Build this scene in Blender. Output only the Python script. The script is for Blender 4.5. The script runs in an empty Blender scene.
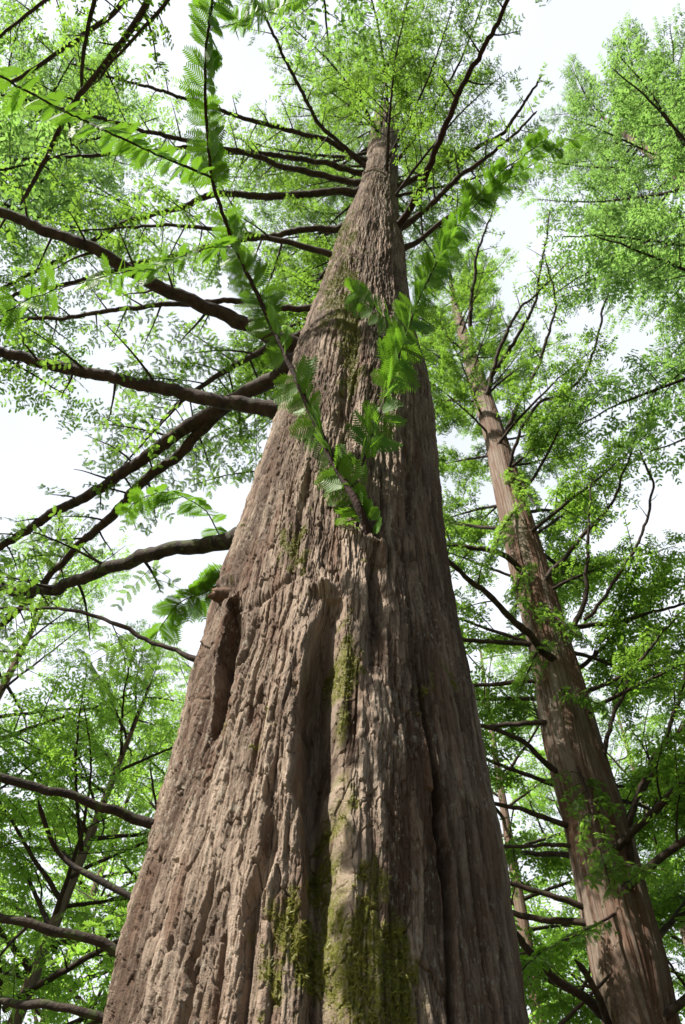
import bpy, math, random
import numpy as np
from mathutils import Vector, Matrix

# ------------------------------------------------------------------ camera, sky, sun, exposure
random.seed(7)
RNG = np.random.default_rng(7)
scene = bpy.context.scene
C = scene.collection
W_PX, H_PX, F_PX = 685, 1024, 778.0
PITCH = math.radians(55.5)
ROLL = math.radians(5.6)
CAM = np.array([0.0, 0.0, 1.5])

_r0 = np.array([1.0, 0, 0])
_u0 = np.array([0, -math.sin(PITCH), math.cos(PITCH)])
FWD = np.array([0, math.cos(PITCH), math.sin(PITCH)])
RIGHT = math.cos(ROLL) * _r0 + math.sin(ROLL) * _u0
UP = -math.sin(ROLL) * _r0 + math.cos(ROLL) * _u0

cam_data = bpy.data.cameras.new('camera')
cam = bpy.data.objects.new('camera', cam_data)
C.objects.link(cam)
cam.matrix_world = Matrix(((RIGHT[0], UP[0], -FWD[0], CAM[0]),
                           (RIGHT[1], UP[1], -FWD[1], CAM[1]),
                           (RIGHT[2], UP[2], -FWD[2], CAM[2]),
                           (0, 0, 0, 1)))
cam_data.sensor_fit = 'VERTICAL'
cam_data.sensor_height = 36.0
cam_data.lens = 36.0 * F_PX / H_PX
cam_data.clip_start = 0.05
cam_data.clip_end = 2000
cam_data.dof.use_dof = True
cam_data.dof.focus_distance = 3.4
cam_data.dof.aperture_fstop = 7.0
scene.camera = cam

SUN_AZ_LEFT = math.radians(59)      # to the left of "behind the camera", seen from the trunk
SUN_EL = math.radians(47)
SUN_DIR = Vector((-math.sin(SUN_AZ_LEFT) * math.cos(SUN_EL), -math.cos(SUN_AZ_LEFT) * math.cos(SUN_EL), math.sin(SUN_EL)))
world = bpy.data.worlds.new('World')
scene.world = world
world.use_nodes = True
nt = world.node_tree
nt.nodes.clear()
wo = nt.nodes.new('ShaderNodeOutputWorld')
bg = nt.nodes.new('ShaderNodeBackground')
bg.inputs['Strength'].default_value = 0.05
sky = nt.nodes.new('ShaderNodeTexSky')
sky.sky_type = 'NISHITA'
sky.sun_disc = False
sky.sun_elevation = SUN_EL
sky.sun_rotation = math.atan2(SUN_DIR.x, SUN_DIR.y)
sky.dust_density = 2.0
tc = nt.nodes.new('ShaderNodeTexCoord')
no = nt.nodes.new('ShaderNodeTexNoise')
no.inputs['Scale'].default_value = 1.7
no.inputs['Detail'].default_value = 5
ramp = nt.nodes.new('ShaderNodeValToRGB')
ramp.color_ramp.elements[0].position = 0.30
ramp.color_ramp.elements[0].color = (0.72, 0.72, 0.72, 1)
ramp.color_ramp.elements[1].position = 0.55
ramp.color_ramp.elements[1].color = (1, 1, 1, 1)
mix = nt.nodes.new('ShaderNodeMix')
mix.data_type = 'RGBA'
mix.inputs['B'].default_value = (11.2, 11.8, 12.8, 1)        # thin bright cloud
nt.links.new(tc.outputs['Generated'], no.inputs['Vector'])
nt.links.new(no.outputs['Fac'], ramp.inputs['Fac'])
# cloud ends outside the view: unseen sky dimmed to cut fill on the trunk
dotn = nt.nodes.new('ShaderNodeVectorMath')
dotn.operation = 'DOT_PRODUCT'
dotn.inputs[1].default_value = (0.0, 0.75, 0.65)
cloud_cutoff = nt.nodes.new('ShaderNodeMapRange')
cloud_cutoff.interpolation_type = 'SMOOTHSTEP'
cloud_cutoff.inputs['From Min'].default_value = 0.40
cloud_cutoff.inputs['From Max'].default_value = 0.63
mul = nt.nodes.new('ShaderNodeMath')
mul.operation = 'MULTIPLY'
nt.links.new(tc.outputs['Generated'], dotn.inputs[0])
nt.links.new(dotn.outputs['Value'], cloud_cutoff.inputs['Value'])
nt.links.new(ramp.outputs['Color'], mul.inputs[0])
nt.links.new(cloud_cutoff.outputs['Result'], mul.inputs[1])
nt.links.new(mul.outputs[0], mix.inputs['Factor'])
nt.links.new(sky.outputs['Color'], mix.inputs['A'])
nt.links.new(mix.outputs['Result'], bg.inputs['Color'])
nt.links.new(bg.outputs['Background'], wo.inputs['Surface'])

sun_d = bpy.data.lights.new('sun', 'SUN')
sun_d.energy = 5.0
sun_d.angle = math.radians(0.53)
sun_d.color = (1.0, 0.94, 0.85)
sun = bpy.data.objects.new('sun', sun_d)
sun.rotation_euler = SUN_DIR.to_track_quat('Z', 'Y').to_euler()
sun.location = (-6, -6, 30)
C.objects.link(sun)

scene.view_settings.view_transform = 'Standard'
scene.view_settings.look = 'None'
scene.view_settings.exposure = 1.0
scene.view_settings.gamma = 1.0
scene.view_settings.use_curve_mapping = False
scene.render.engine = 'CYCLES'
scene.cycles.max_bounces = 7
scene.cycles.diffuse_bounces = 4
scene.cycles.transmission_bounces = 5
scene.cycles.transparent_max_bounces = 4
scene.cycles.use_denoising = True
scene.cycles.sample_clamp_indirect = 8


# ------------------------------------------------------------------ pixel / ray helpers
def ray(x, y):
    d = FWD + RIGHT * ((x - W_PX / 2) / F_PX) + UP * ((H_PX / 2 - y) / F_PX)
    return d


def at_height(x, y, h):
    """point on the ray through a picture point, at height h above the ground"""
    d = ray(x, y)
    return CAM + d * ((h - CAM[2]) / d[2])


def at_range(x, y, r):
    """point on the ray at horizontal distance r from the camera"""
    d = ray(x, y)
    return CAM + d * (r / math.hypot(d[0], d[1]))


def project(P):
    v = P - CAM
    z = v @ FWD
    return W_PX / 2 + F_PX * (v @ RIGHT) / z, H_PX / 2 - F_PX * (v @ UP) / z, z


# ------------------------------------------------------------------ mesh helpers
def new_mesh(name, verts, quads=None, tris=None, mat=None, attrs=None, smooth=True):
    me = bpy.data.meshes.new(name)
    verts = np.asarray(verts, np.float32)
    parts, starts, n = [], [], 0
    for f, k in ((quads, 4), (tris, 3)):
        if f is None or len(f) == 0:
            continue
        f = np.asarray(f, np.int32)
        parts.append(f.ravel())
        starts.append(n + np.arange(len(f), dtype=np.int32) * k)
        n += f.size
    loops = np.concatenate(parts)
    st = np.concatenate(starts)
    me.vertices.add(len(verts))
    me.vertices.foreach_set('co', verts.ravel())
    me.loops.add(len(loops))
    me.loops.foreach_set('vertex_index', loops)
    me.polygons.add(len(st))
    me.polygons.foreach_set('loop_start', st)
    me.update(calc_edges=True)
    me.polygons.foreach_set('use_smooth', np.full(len(st), smooth))
    for k, v in (attrs or {}).items():
        a = me.attributes.new(k, 'FLOAT', 'POINT')
        a.data.foreach_set('value', np.asarray(v, np.float32))
    if mat:
        me.materials.append(mat)
    return me


def link(name, me, parent=None, loc=None):
    o = bpy.data.objects.new(name, me)
    C.objects.link(o)
    if parent is not None:
        o.parent = parent
    if loc is not None:
        o.location = loc
    return o


def thing(name, label, cat, loc, group=None):
    o = bpy.data.objects.new(name, None)
    C.objects.link(o)
    o.location = loc
    o['label'] = label
    o['category'] = cat
    if group:
        o['group'] = group
    return o


def norm(v):
    return v / np.maximum(np.linalg.norm(v, axis=-1, keepdims=True), 1e-9)


def tubes(P, Rr, sides):
    """P (N,K,3) paths, Rr (N,K) radii -> verts, quads"""
    N, K, _ = P.shape
    T = np.empty_like(P)
    T[:, 1:-1] = P[:, 2:] - P[:, :-2]
    T[:, 0] = P[:, 1] - P[:, 0]
    T[:, -1] = P[:, -1] - P[:, -2]
    T = norm(T)
    mean = norm(P[:, -1] - P[:, 0])
    ref = np.where(np.abs(mean[:, 2:3]) > 0.85, np.array([[1.0, 0.13, 0]]), np.array([[0.07, 0.1, 1.0]]))
    A = norm(np.cross(T, ref[:, None, :]))
    B = np.cross(T, A)
    ang = np.arange(sides) * 2 * math.pi / sides
    ring = A[:, :, None, :] * np.cos(ang)[:, None] + B[:, :, None, :] * np.sin(ang)[:, None]
    V = P[:, :, None, :] + ring * Rr[:, :, None, None]
    idx = np.arange(N * K * sides).reshape(N, K, sides)
    a, b = idx[:, :-1], idx[:, 1:]
    q = np.stack([a, np.roll(a, -1, 2), np.roll(b, -1, 2), b], -1).reshape(-1, 4)
    return V.reshape(-1, 3), q


class Acc:
    def __init__(self):
        self.v, self.q, self.t, self.a, self.n = [], [], [], [], 0

    def add(self, v, q=None, t=None, a=None):
        if len(v) == 0:
            return
        self.v.append(v)
        if q is not None:
            self.q.append(q + self.n)
        if t is not None:
            self.t.append(t + self.n)
        self.a.append(np.full(len(v), 0.5) if a is None else a)
        self.n += len(v)

    def mesh(self, name, mat, smooth=True):
        if self.n == 0:
            return None
        return new_mesh(name, np.concatenate(self.v), np.concatenate(self.q) if self.q else None,
                        np.concatenate(self.t) if self.t else None, mat, {'tint': np.concatenate(self.a)}, smooth)


# ------------------------------------------------------------------ numpy noise
def _hash(ix, iy, iz, s):
    h = (ix.astype(np.uint32) * np.uint32(374761393) + iy.astype(np.uint32) * np.uint32(668265263)
         + iz.astype(np.uint32) * np.uint32(2147483647) + np.uint32(s * 974711 + 12345))
    h = (h ^ (h >> np.uint32(13))) * np.uint32(1274126177)
    h = (h ^ (h >> np.uint32(15))) * np.uint32(2246822519)
    return ((h ^ (h >> np.uint32(16))) & np.uint32(0xffffff)).astype(np.float32) / np.float32(0xffffff)


def vnoise(x, y, z, s=0):
    """smooth 3-D value noise, -1..1"""
    xi, yi, zi = np.floor(x), np.floor(y), np.floor(z)
    fx, fy, fz = (x - xi).astype(np.float32), (y - yi).astype(np.float32), (z - zi).astype(np.float32)
    xi, yi, zi = xi.astype(np.int64), yi.astype(np.int64), zi.astype(np.int64)
    fx, fy, fz = [f * f * f * (f * (f * 6 - 15) + 10) for f in (fx, fy, fz)]
    out = 0
    for dx in (0, 1):
        wx = fx if dx else 1 - fx
        for dy in (0, 1):
            wy = fy if dy else 1 - fy
            for dz in (0, 1):
                wz = fz if dz else 1 - fz
                out = out + wx * wy * wz * _hash(xi + dx, yi + dy, zi + dz, s)
    return out * 2 - 1


def fbm(x, y, z, s=0, octs=3):
    o, a, f = 0, 1.0, 1.0
    for k in range(octs):
        o = o + a * vnoise(x * f, y * f, z * f, s + k * 17)
        a *= 0.5
        f *= 2.03
    return o / 1.6


def plates(u, v, s):
    """voronoi on a 2-D sheet -> (cell random, F2-F1, local du, local dv, second random)"""
    iu, iv = np.floor(u), np.floor(v)
    f1 = np.full(u.shape, 9.0, np.float32)
    f2 = f1.copy()
    cid = np.zeros(u.shape, np.float32)
    cid2 = np.zeros(u.shape, np.float32)
    du = np.zeros(u.shape, np.float32)
    dv = np.zeros(u.shape, np.float32)
    zero = np.zeros(u.shape, np.int64)
    for a in (-1, 0, 1):
        for b in (-1, 0, 1):
            cu, cv = (iu + a).astype(np.int64), (iv + b).astype(np.int64)
            ox = _hash(cu, cv, zero, s)
            oy = _hash(cu, cv, zero + 1, s)
            x = (u - (cu + ox)).astype(np.float32)
            y = (v - (cv + oy)).astype(np.float32)
            d = np.maximum(np.abs(x), np.abs(y)) * 0.5 + np.sqrt(x * x + y * y) * 0.5
            near = d < f1
            f2 = np.where(near, f1, np.minimum(f2, d))
            f1 = np.where(near, d, f1)
            r = _hash(cu, cv, zero + 2, s)
            cid = np.where(near, r, cid)
            cid2 = np.where(near, _hash(cu, cv, zero + 3, s), cid2)
            du = np.where(near, x, du)
            dv = np.where(near, y, dv)
    return cid, f2 - f1, du, dv, cid2


def sstep(a, b, x):
    t = np.clip((x - a) / (b - a), 0, 1)
    return t * t * (3 - 2 * t)


# ------------------------------------------------------------------ materials
def mat_new(name):
    m = bpy.data.materials.new(name)
    m.use_nodes = True
    m.node_tree.nodes.clear()
    return m, m.node_tree


def nd(t, typ, **kw):
    n = t.nodes.new(typ)
    for k, v in kw.items():
        setattr(n, k, v)
    return n


def mixrgb(t, fac, a, b, blend='MIX'):
    n = nd(t, 'ShaderNodeMix', data_type='RGBA', blend_type=blend)
    for sock, val in (('Factor', fac), ('A', a), ('B', b)):
        if isinstance(val, (int, float)):
            n.inputs[sock].default_value = val
        elif isinstance(val, tuple):
            n.inputs[sock].default_value = (*val, 1) if len(val) == 3 else val
        else:
            t.links.new(val, n.inputs[sock])
    return n.outputs['Result']


def math_n(t, op, a, b=0.0, clamp=False):
    n = nd(t, 'ShaderNodeMath', operation=op, use_clamp=clamp)
    for i, val in enumerate((a, b)):
        if isinstance(val, (int, float)):
            n.inputs[i].default_value = val
        else:
            t.links.new(val, n.inputs[i])
    return n.outputs[0]


def attr(t, name):
    return nd(t, 'ShaderNodeAttribute', attribute_name=name).outputs['Fac']


def noise_n(t, scale, detail=4, vec=None, stretch=None, rough=0.55):
    n = nd(t, 'ShaderNodeTexNoise')
    n.inputs['Scale'].default_value = scale
    n.inputs['Detail'].default_value = detail
    n.inputs['Roughness'].default_value = rough
    tcn = nd(t, 'ShaderNodeTexCoord')
    src = tcn.outputs['Object']
    if stretch:
        mp = nd(t, 'ShaderNodeMapping')
        mp.inputs['Scale'].default_value = stretch
        t.links.new(src, mp.inputs['Vector'])
        src = mp.outputs['Vector']
    t.links.new(src, n.inputs['Vector'])
    return n.outputs['Fac']


def ramp_n(t, fac, lo, hi):
    n = nd(t, 'ShaderNodeMapRange', interpolation_type='SMOOTHSTEP')
    t.links.new(fac, n.inputs['Value'])
    n.inputs['From Min'].default_value = lo
    n.inputs['From Max'].default_value = hi
    return n.outputs['Result']


def bark_material(name, grey, brown, red, lichen, moss_col):
    m, t = mat_new(name)
    out = nd(t, 'ShaderNodeOutputMaterial')
    p = nd(t, 'ShaderNodeBsdfPrincipled')
    tone, redm, mossm = attr(t, 'tone'), attr(t, 'red'), attr(t, 'moss')
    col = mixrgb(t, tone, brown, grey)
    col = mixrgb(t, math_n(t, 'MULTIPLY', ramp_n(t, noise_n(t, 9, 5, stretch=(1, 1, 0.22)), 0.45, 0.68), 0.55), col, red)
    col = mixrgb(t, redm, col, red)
    fibre = noise_n(t, 130, 4, stretch=(1, 1, 0.07))
    col = mixrgb(t, 0.55, col, mixrgb(t, fibre, (0.36, 0.34, 0.32), (1.6, 1.6, 1.6)), 'MULTIPLY')
    speck = ramp_n(t, noise_n(t, 70, 6, stretch=(1, 1, 0.45), rough=0.75), 0.53, 0.63)
    fleck = ramp_n(t, noise_n(t, 95, 5, stretch=(1, 1, 0.3), rough=0.7), 0.56, 0.66)
    col = mixrgb(t, math_n(t, 'MULTIPLY', fleck, 0.6), col, brown)
    patch = ramp_n(t, noise_n(t, 3.2, 4), 0.42, 0.62)
    col = mixrgb(t, math_n(t, 'MULTIPLY', math_n(t, 'MULTIPLY', speck, patch), 0.7), col, lichen)
    mm = math_n(t, 'MULTIPLY', mossm, ramp_n(t, noise_n(t, 60, 5, rough=0.7), 0.30, 0.55), True)
    col = mixrgb(t, mm, col, moss_col)
    t.links.new(col, p.inputs['Base Color'])
    p.inputs['Roughness'].default_value = 0.88
    p.inputs['Specular IOR Level'].default_value = 0.22
    h = math_n(t, 'ADD', math_n(t, 'MULTIPLY', fibre, 0.7), noise_n(t, 300, 3))
    b = nd(t, 'ShaderNodeBump')
    b.inputs['Strength'].default_value = 0.8
    b.inputs['Distance'].default_value = 0.006
    t.links.new(h, b.inputs['Height'])
    t.links.new(b.outputs['Normal'], p.inputs['Normal'])
    t.links.new(p.outputs[0], out.inputs['Surface'])
    return m


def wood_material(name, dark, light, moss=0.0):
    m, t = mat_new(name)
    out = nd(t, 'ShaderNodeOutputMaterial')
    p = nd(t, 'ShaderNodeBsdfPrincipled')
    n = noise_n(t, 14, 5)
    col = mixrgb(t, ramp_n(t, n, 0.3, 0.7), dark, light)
    if moss:
        col = mixrgb(t, math_n(t, 'MULTIPLY', ramp_n(t, noise_n(t, 22, 5), 0.52, 0.62), moss), col, (0.07, 0.09, 0.03))
    t.links.new(col, p.inputs['Base Color'])
    p.inputs['Roughness'].default_value = 0.85
    p.inputs['Specular IOR Level'].default_value = 0.25
    b = nd(t, 'ShaderNodeBump')
    b.inputs['Strength'].default_value = 0.6
    b.inputs['Distance'].default_value = 0.01
    t.links.new(noise_n(t, 70, 4), b.inputs['Height'])
    t.links.new(b.outputs['Normal'], p.inputs['Normal'])
    t.links.new(p.outputs[0], out.inputs['Surface'])
    return m


def leaf_material(name, dark, light, through, trans=0.55):
    m, t = mat_new(name)
    out = nd(t, 'ShaderNodeOutputMaterial')
    tint = attr(t, 'tint')
    oi = nd(t, 'ShaderNodeObjectInfo')
    f = math_n(t, 'ADD', math_n(t, 'MULTIPLY', tint, 0.7), math_n(t, 'MULTIPLY', oi.outputs['Random'], 0.3))
    col = mixrgb(t, f, dark, light)
    tcol = mixrgb(t, f, tuple(c * 0.75 for c in through), through)
    d = nd(t, 'ShaderNodeBsdfPrincipled')
    d.inputs['Roughness'].default_value = 0.5
    d.inputs['Specular IOR Level'].default_value = 0.3
    tr = nd(t, 'ShaderNodeBsdfTranslucent')
    t.links.new(col, d.inputs['Base Color'])
    t.links.new(tcol, tr.inputs['Color'])
    mx = nd(t, 'ShaderNodeMixShader')
    mx.inputs[0].default_value = trans
    t.links.new(d.outputs[0], mx.inputs[1])
    t.links.new(tr.outputs[0], mx.inputs[2])
    t.links.new(mx.outputs[0], out.inputs['Surface'])
    return m


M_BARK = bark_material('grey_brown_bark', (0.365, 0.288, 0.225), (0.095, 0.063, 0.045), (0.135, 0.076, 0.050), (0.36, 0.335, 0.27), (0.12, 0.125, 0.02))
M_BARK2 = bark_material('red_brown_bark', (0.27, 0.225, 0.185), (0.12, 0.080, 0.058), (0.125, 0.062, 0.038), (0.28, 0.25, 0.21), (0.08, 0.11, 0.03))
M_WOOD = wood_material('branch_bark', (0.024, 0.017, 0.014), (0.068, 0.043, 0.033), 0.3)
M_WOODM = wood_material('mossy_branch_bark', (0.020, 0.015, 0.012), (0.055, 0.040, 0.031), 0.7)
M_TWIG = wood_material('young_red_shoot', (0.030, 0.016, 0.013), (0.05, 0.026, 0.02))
M_CUT = wood_material('broken_wood', (0.07, 0.04, 0.028), (0.19, 0.11, 0.07))
M_LEAF = leaf_material('redwood_leaves', (0.042, 0.105, 0.016), (0.118, 0.20, 0.025), (0.262, 0.475, 0.052), 0.63)
M_LEAF_NEAR = leaf_material('young_redwood_leaves', (0.06, 0.16, 0.016), (0.15, 0.31, 0.025), (0.20, 0.42, 0.025), 0.45)
M_LEAF_PALE = leaf_material('pale_redwood_leaves', (0.06, 0.14, 0.025), (0.11, 0.23, 0.05), (0.285, 0.51, 0.105), 0.62)
M_LEAF_BG = leaf_material('woodland_leaves', (0.065, 0.15, 0.02), (0.115, 0.24, 0.03), (0.345, 0.62, 0.07), 0.66)
M_MOSS = leaf_material('moss', (0.12, 0.13, 0.018), (0.27, 0.26, 0.04), (0.18, 0.19, 0.03), 0.25)

# ------------------------------------------------------------------ ground
def ground():
    n = 60
    g = np.linspace(-1, 1, n)
    g = np.sign(g) * np.abs(g) ** 2.2 * 160
    X, Y = np.meshgrid(g, g)
    Z = 0.12 * vnoise(X * 0.25, Y * 0.25, X * 0, 5) + 0.5 * vnoise(X * 0.03, Y * 0.03, X * 0, 6) * np.clip(np.hypot(X, Y) / 25, 0, 1)
    V = np.stack([X, Y, Z - 0.1], -1).reshape(-1, 3)
    i = np.arange(n * n).reshape(n, n)
    q = np.stack([i[:-1, :-1], i[:-1, 1:], i[1:, 1:], i[1:, :-1]], -1).reshape(-1, 4)
    m, t = mat_new('leaf_litter_ground')
    out = nd(t, 'ShaderNodeOutputMaterial')
    p = nd(t, 'ShaderNodeBsdfPrincipled')
    col = mixrgb(t, ramp_n(t, noise_n(t, 30, 6), 0.35, 0.65), (0.07, 0.045, 0.03), (0.16, 0.11, 0.065))
    col = mixrgb(t, ramp_n(t, noise_n(t, 0.8, 5), 0.45, 0.62), col, (0.06, 0.10, 0.025))
    t.links.new(col, p.inputs['Base Color'])
    p.inputs['Roughness'].default_value = 0.95
    b = nd(t, 'ShaderNodeBump')
    b.inputs['Distance'].default_value = 0.03
    t.links.new(noise_n(t, 45, 6), b.inputs['Height'])
    t.links.new(b.outputs['Normal'], p.inputs['Normal'])
    t.links.new(p.outputs[0], out.inputs['Surface'])
    o = link('ground', new_mesh('ground', V, q, None, m))
    o['kind'] = 'structure'


ground()


# ------------------------------------------------------------------ trunks from silhouettes
class Trunk:
    """axis and radius by height, solved from left/right outline points and a distance"""

    def __init__(self, left, right, d, top, flare=0.25):
        self.d = d
        half_g = 0.2
        hs = None
        for it in range(4):
            res = []
            for pts in (left, right):
                hh, th = [], []
                for x, y in pts:
                    r = ray(x, y)
                    b = math.atan2(r[0], r[1])
                    tl = r[2] / math.hypot(r[0], r[1])
                    if hs is None:
                        half = half_g
                    else:
                        h0 = CAM[2] + tl * d * 0.95
                        half = np.interp(h0, hs, half_s)
                    hh.append(CAM[2] + tl * d * math.cos(half))
                    th.append(b)
                o = np.argsort(hh)
                res.append((np.array(hh)[o], np.array(th)[o]))
            lo = max(res[0][0][0], res[1][0][0])
            hi = min(res[0][0][-1], res[1][0][-1])
            hs = np.exp(np.linspace(math.log(lo), math.log(hi), 60))
            tl_ = np.interp(hs, *res[0])
            tr_ = np.interp(hs, *res[1])
            half_s = (tr_ - tl_) / 2
        mid = (tr_ + tl_) / 2
        R = d * np.sin(half_s)
        self.top = top
        # below the picture: flare into the ground; above it: taper to the tip
        hb = np.array([0.0, lo * 0.35, lo * 0.7])
        Rb = R[0] * np.array([1 + flare, 1 + flare * 0.45, 1 + flare * 0.15])
        k = 10
        mb = np.full(3, mid[:k].mean())
        ht = np.linspace(hi, top, 12)[1:]
        Rt = np.linspace(R[-1], 0.012, 12)[1:]
        mt = np.full(11, mid[-1])
        self.h = np.concatenate([hb, hs, ht])
        self.R_ = np.concatenate([Rb, R, Rt])
        m_ = np.concatenate([mb, mid, mt])
        # smooth a little
        hh = np.linspace(0, top, 900)
        Rs = np.interp(hh, self.h, self.R_)
        ms = np.interp(hh, self.h, m_)
        ker = np.hanning(15)
        ker /= ker.sum()
        pad = lambda a: np.convolve(np.pad(a, 7, mode='edge'), ker, 'valid')
        self.h, self.R_, self.m_ = hh, pad(Rs), pad(ms)

    def R(self, h):
        return np.interp(h, self.h, self.R_)

    def axis(self, h):
        m = np.interp(h, self.h, self.m_)
        return np.stack([self.d * np.sin(m), self.d * np.cos(m), np.asarray(h) + 0 * m], -1)

    def surf(self, phi, h, r=None):
        """phi 0 faces the camera, positive to the right"""
        a = self.axis(h)
        m = np.interp(h, self.h, self.m_)
        ang = m + math.pi - phi
        r = self.R(h) if r is None else r
        return a + np.stack([np.sin(ang) * r, np.cos(ang) * r, 0 * r], -1)

    def out_dir(self, phi, h):
        m = np.interp(h, self.h, self.m_)
        ang = m + math.pi - phi
        return np.stack([np.sin(ang), np.cos(ang), 0 * ang], -1)

    def hit(self, x, y):
        """phi, h where the ray through a picture point meets the (smooth) trunk"""
        dirv = ray(x, y)
        hl = math.hypot(dirv[0], dirv[1])
        ts = np.linspace(0.5, 1.0, 1500) * self.d / hl
        P = CAM + ts[:, None] * dirv
        A = self.axis(P[:, 2])
        dd = np.hypot(P[:, 0] - A[:, 0], P[:, 1] - A[:, 1]) - self.R(P[:, 2])
        k = np.argmax(dd < 0) if (dd < 0).any() else int(np.argmin(dd))
        m = np.interp(P[k, 2], self.h, self.m_)
        v = P[k] - A[k]
        ang = math.atan2(v[0], v[1])
        phi = (m + math.pi - ang + math.pi) % (2 * math.pi) - math.pi
        return phi, P[k, 2]


LEFT1 = [(86, 1100), (103, 1024), (122, 940), (146, 860), (168, 775), (190, 700), (204, 640), (216, 590), (228, 556), (252, 485), (277, 413),
         (298, 340), (315, 300), (326, 272), (334, 245), (349, 212), (357, 195), (366, 162), (369, 140), (373, 118), (377, 104)]
RIGHT1 = [(546, 1100), (530, 1024), (507, 860), (490, 780), (476, 700), (461, 630), (448, 560), (440, 480), (435, 413), (428, 372), (418, 345), (411, 305),
          (407, 280), (405, 250), (399, 220), (398, 160), (398, 135), (397, 118), (395, 104)]
D1 = 2.35
T1 = Trunk(LEFT1, RIGHT1, D1, 21.5)
LEFT2 = [(612, 1060), (603, 1024), (589, 960), (577, 900), (564, 830), (545, 750), (530, 650), (508, 560), (492, 480), (485, 440), (470, 390), (452, 312)]
RIGHT2 = [(690, 1060), (680, 1024), (668, 960), (650, 900), (632, 830), (604, 750), (577, 660), (547, 560), (520, 480), (508, 440), (490, 390), (461, 312)]
D2 = 8.0
T2 = Trunk(LEFT2, RIGHT2, D2, 27.0)


def trunk_rows(T, y_from, y_to, step):
    """heights so that rows are evenly spaced as seen, plus coarse rows below and above"""
    hh = np.linspace(0.0, T.top, 20000)
    _, y, z = project(T.surf(np.zeros_like(hh), hh))
    ok = z > 0.1
    hh, y = hh[ok], y[ok]
    rows = np.interp(np.arange(y_from, y_to, -step), y[::-1], hh[::-1])
    low = np.linspace(0, rows[0], 60)[:-1]
    high = np.linspace(rows[-1], T.top, 40)[1:]
    return np.concatenate([low, rows, high])


def build_trunk_mesh(name, T, rows, phis, mat, bark, root_loc):
    n, k = len(rows), len(phis)
    Hh, Ph = np.meshgrid(rows, phis, indexing='ij')
    R = T.R(Hh)
    disp, at = bark(T, Ph, Hh, R)
    Ph = Ph + at.pop('dphi', 0.0)
    V = T.surf(Ph.ravel(), Hh.ravel(), np.maximum(R + disp, 0.006).ravel())
    i = np.arange(n * k).reshape(n, k)
    j = np.roll(i, -1, 1)
    q = np.stack([i[:-1], j[:-1], j[1:], i[1:]], -1).reshape(-1, 4)
    V = V - root_loc
    me = new_mesh(name, V, q[:, ::-1], None, mat, {kk: vv.ravel() for kk, vv in at.items()})
    return me, V + root_loc, disp


# grooves drawn on the main trunk where the photograph shows them: picture polyline, width (m), depth (m) along it
GROOVES = [
    ([(238, 596), (237, 635), (233, 675), (227, 710), (219, 750)], [0.026, 0.034, 0.031, 0.024, 0.02], [0.05, 0.17, 0.14, 0.06, 0.0]),
    ([(334, 600), (328, 650), (323, 720), (322, 790), (325, 860), (324, 940), (322, 1060)], [0.03, 0.042, 0.046, 0.046, 0.042, 0.036, 0.036], [0.02, 0.12, 0.15, 0.14, 0.11, 0.06, 0.05]),
    ([(283, 700), (281, 780), (272, 850), (256, 900), (250, 960), (247, 1060)], [0.012, 0.02, 0.02, 0.018, 0.018, 0.02], [0.0, 0.03, 0.04, 0.04, 0.03, 0.03]),
    ([(214, 860), (204, 920), (190, 970), (178, 1060)], [0.008, 0.011, 0.011, 0.012], [0.0, 0.035, 0.035, 0.03]),
    ([(418, 640), (430, 720), (440, 790), (448, 850), (452, 930), (455, 1060)], [0.008, 0.011, 0.013, 0.013, 0.012, 0.012], [0.0, 0.05, 0.075, 0.07, 0.06, 0.05]),
    ([(478, 800), (490, 870), (502, 960), (512, 1060)], [0.008, 0.010, 0.010, 0.010], [0.0, 0.025, 0.025, 0.02]),
    ([(374, 545), (376, 600), (372, 650), (368, 700)], [0.02, 0.03, 0.03, 0.02], [0.02, 0.05, 0.04, 0.0]),
    ([(360, 300), (352, 350), (346, 420), (345, 480)], [0.03, 0.05, 0.05, 0.03], [0.0, 0.05, 0.04, 0.0]),
    ([(402, 400), (408, 470), (412, 540), (420, 620)], [0.015, 0.02, 0.02, 0.015], [0.0, 0.03, 0.03, 0.0]),
    ([(315, 420), (305, 500), (296, 580)], [0.012, 0.02, 0.015], [0.0, 0.025, 0.0]),
]
# ridges / knots standing proud: centre, half sizes (m), height (m)
BUMPS = [((286, 735), (0.06, 0.55), 0.062), ((214, 650), (0.04, 0.25), 0.022), ((374, 780), (0.10, 0.6), 0.04), ((322, 590), (0.045, 0.03), 0.045), ((352, 600), (0.03, 0.06), 0.03),
         ((232, 585), (0.06, 0.05), 0.05), ((205, 690), (0.07, 0.35), 0.03), 
         ((378, 548), (0.05, 0.07), 0.035), ((387, 250), (0.07, 0.25), 0.04), ((425, 385), (0.08, 0.25), 0.03),
         ((345, 265), (0.10, 0.30), 0.05), ((366, 225), (0.08, 0.2), 0.04)]


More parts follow.
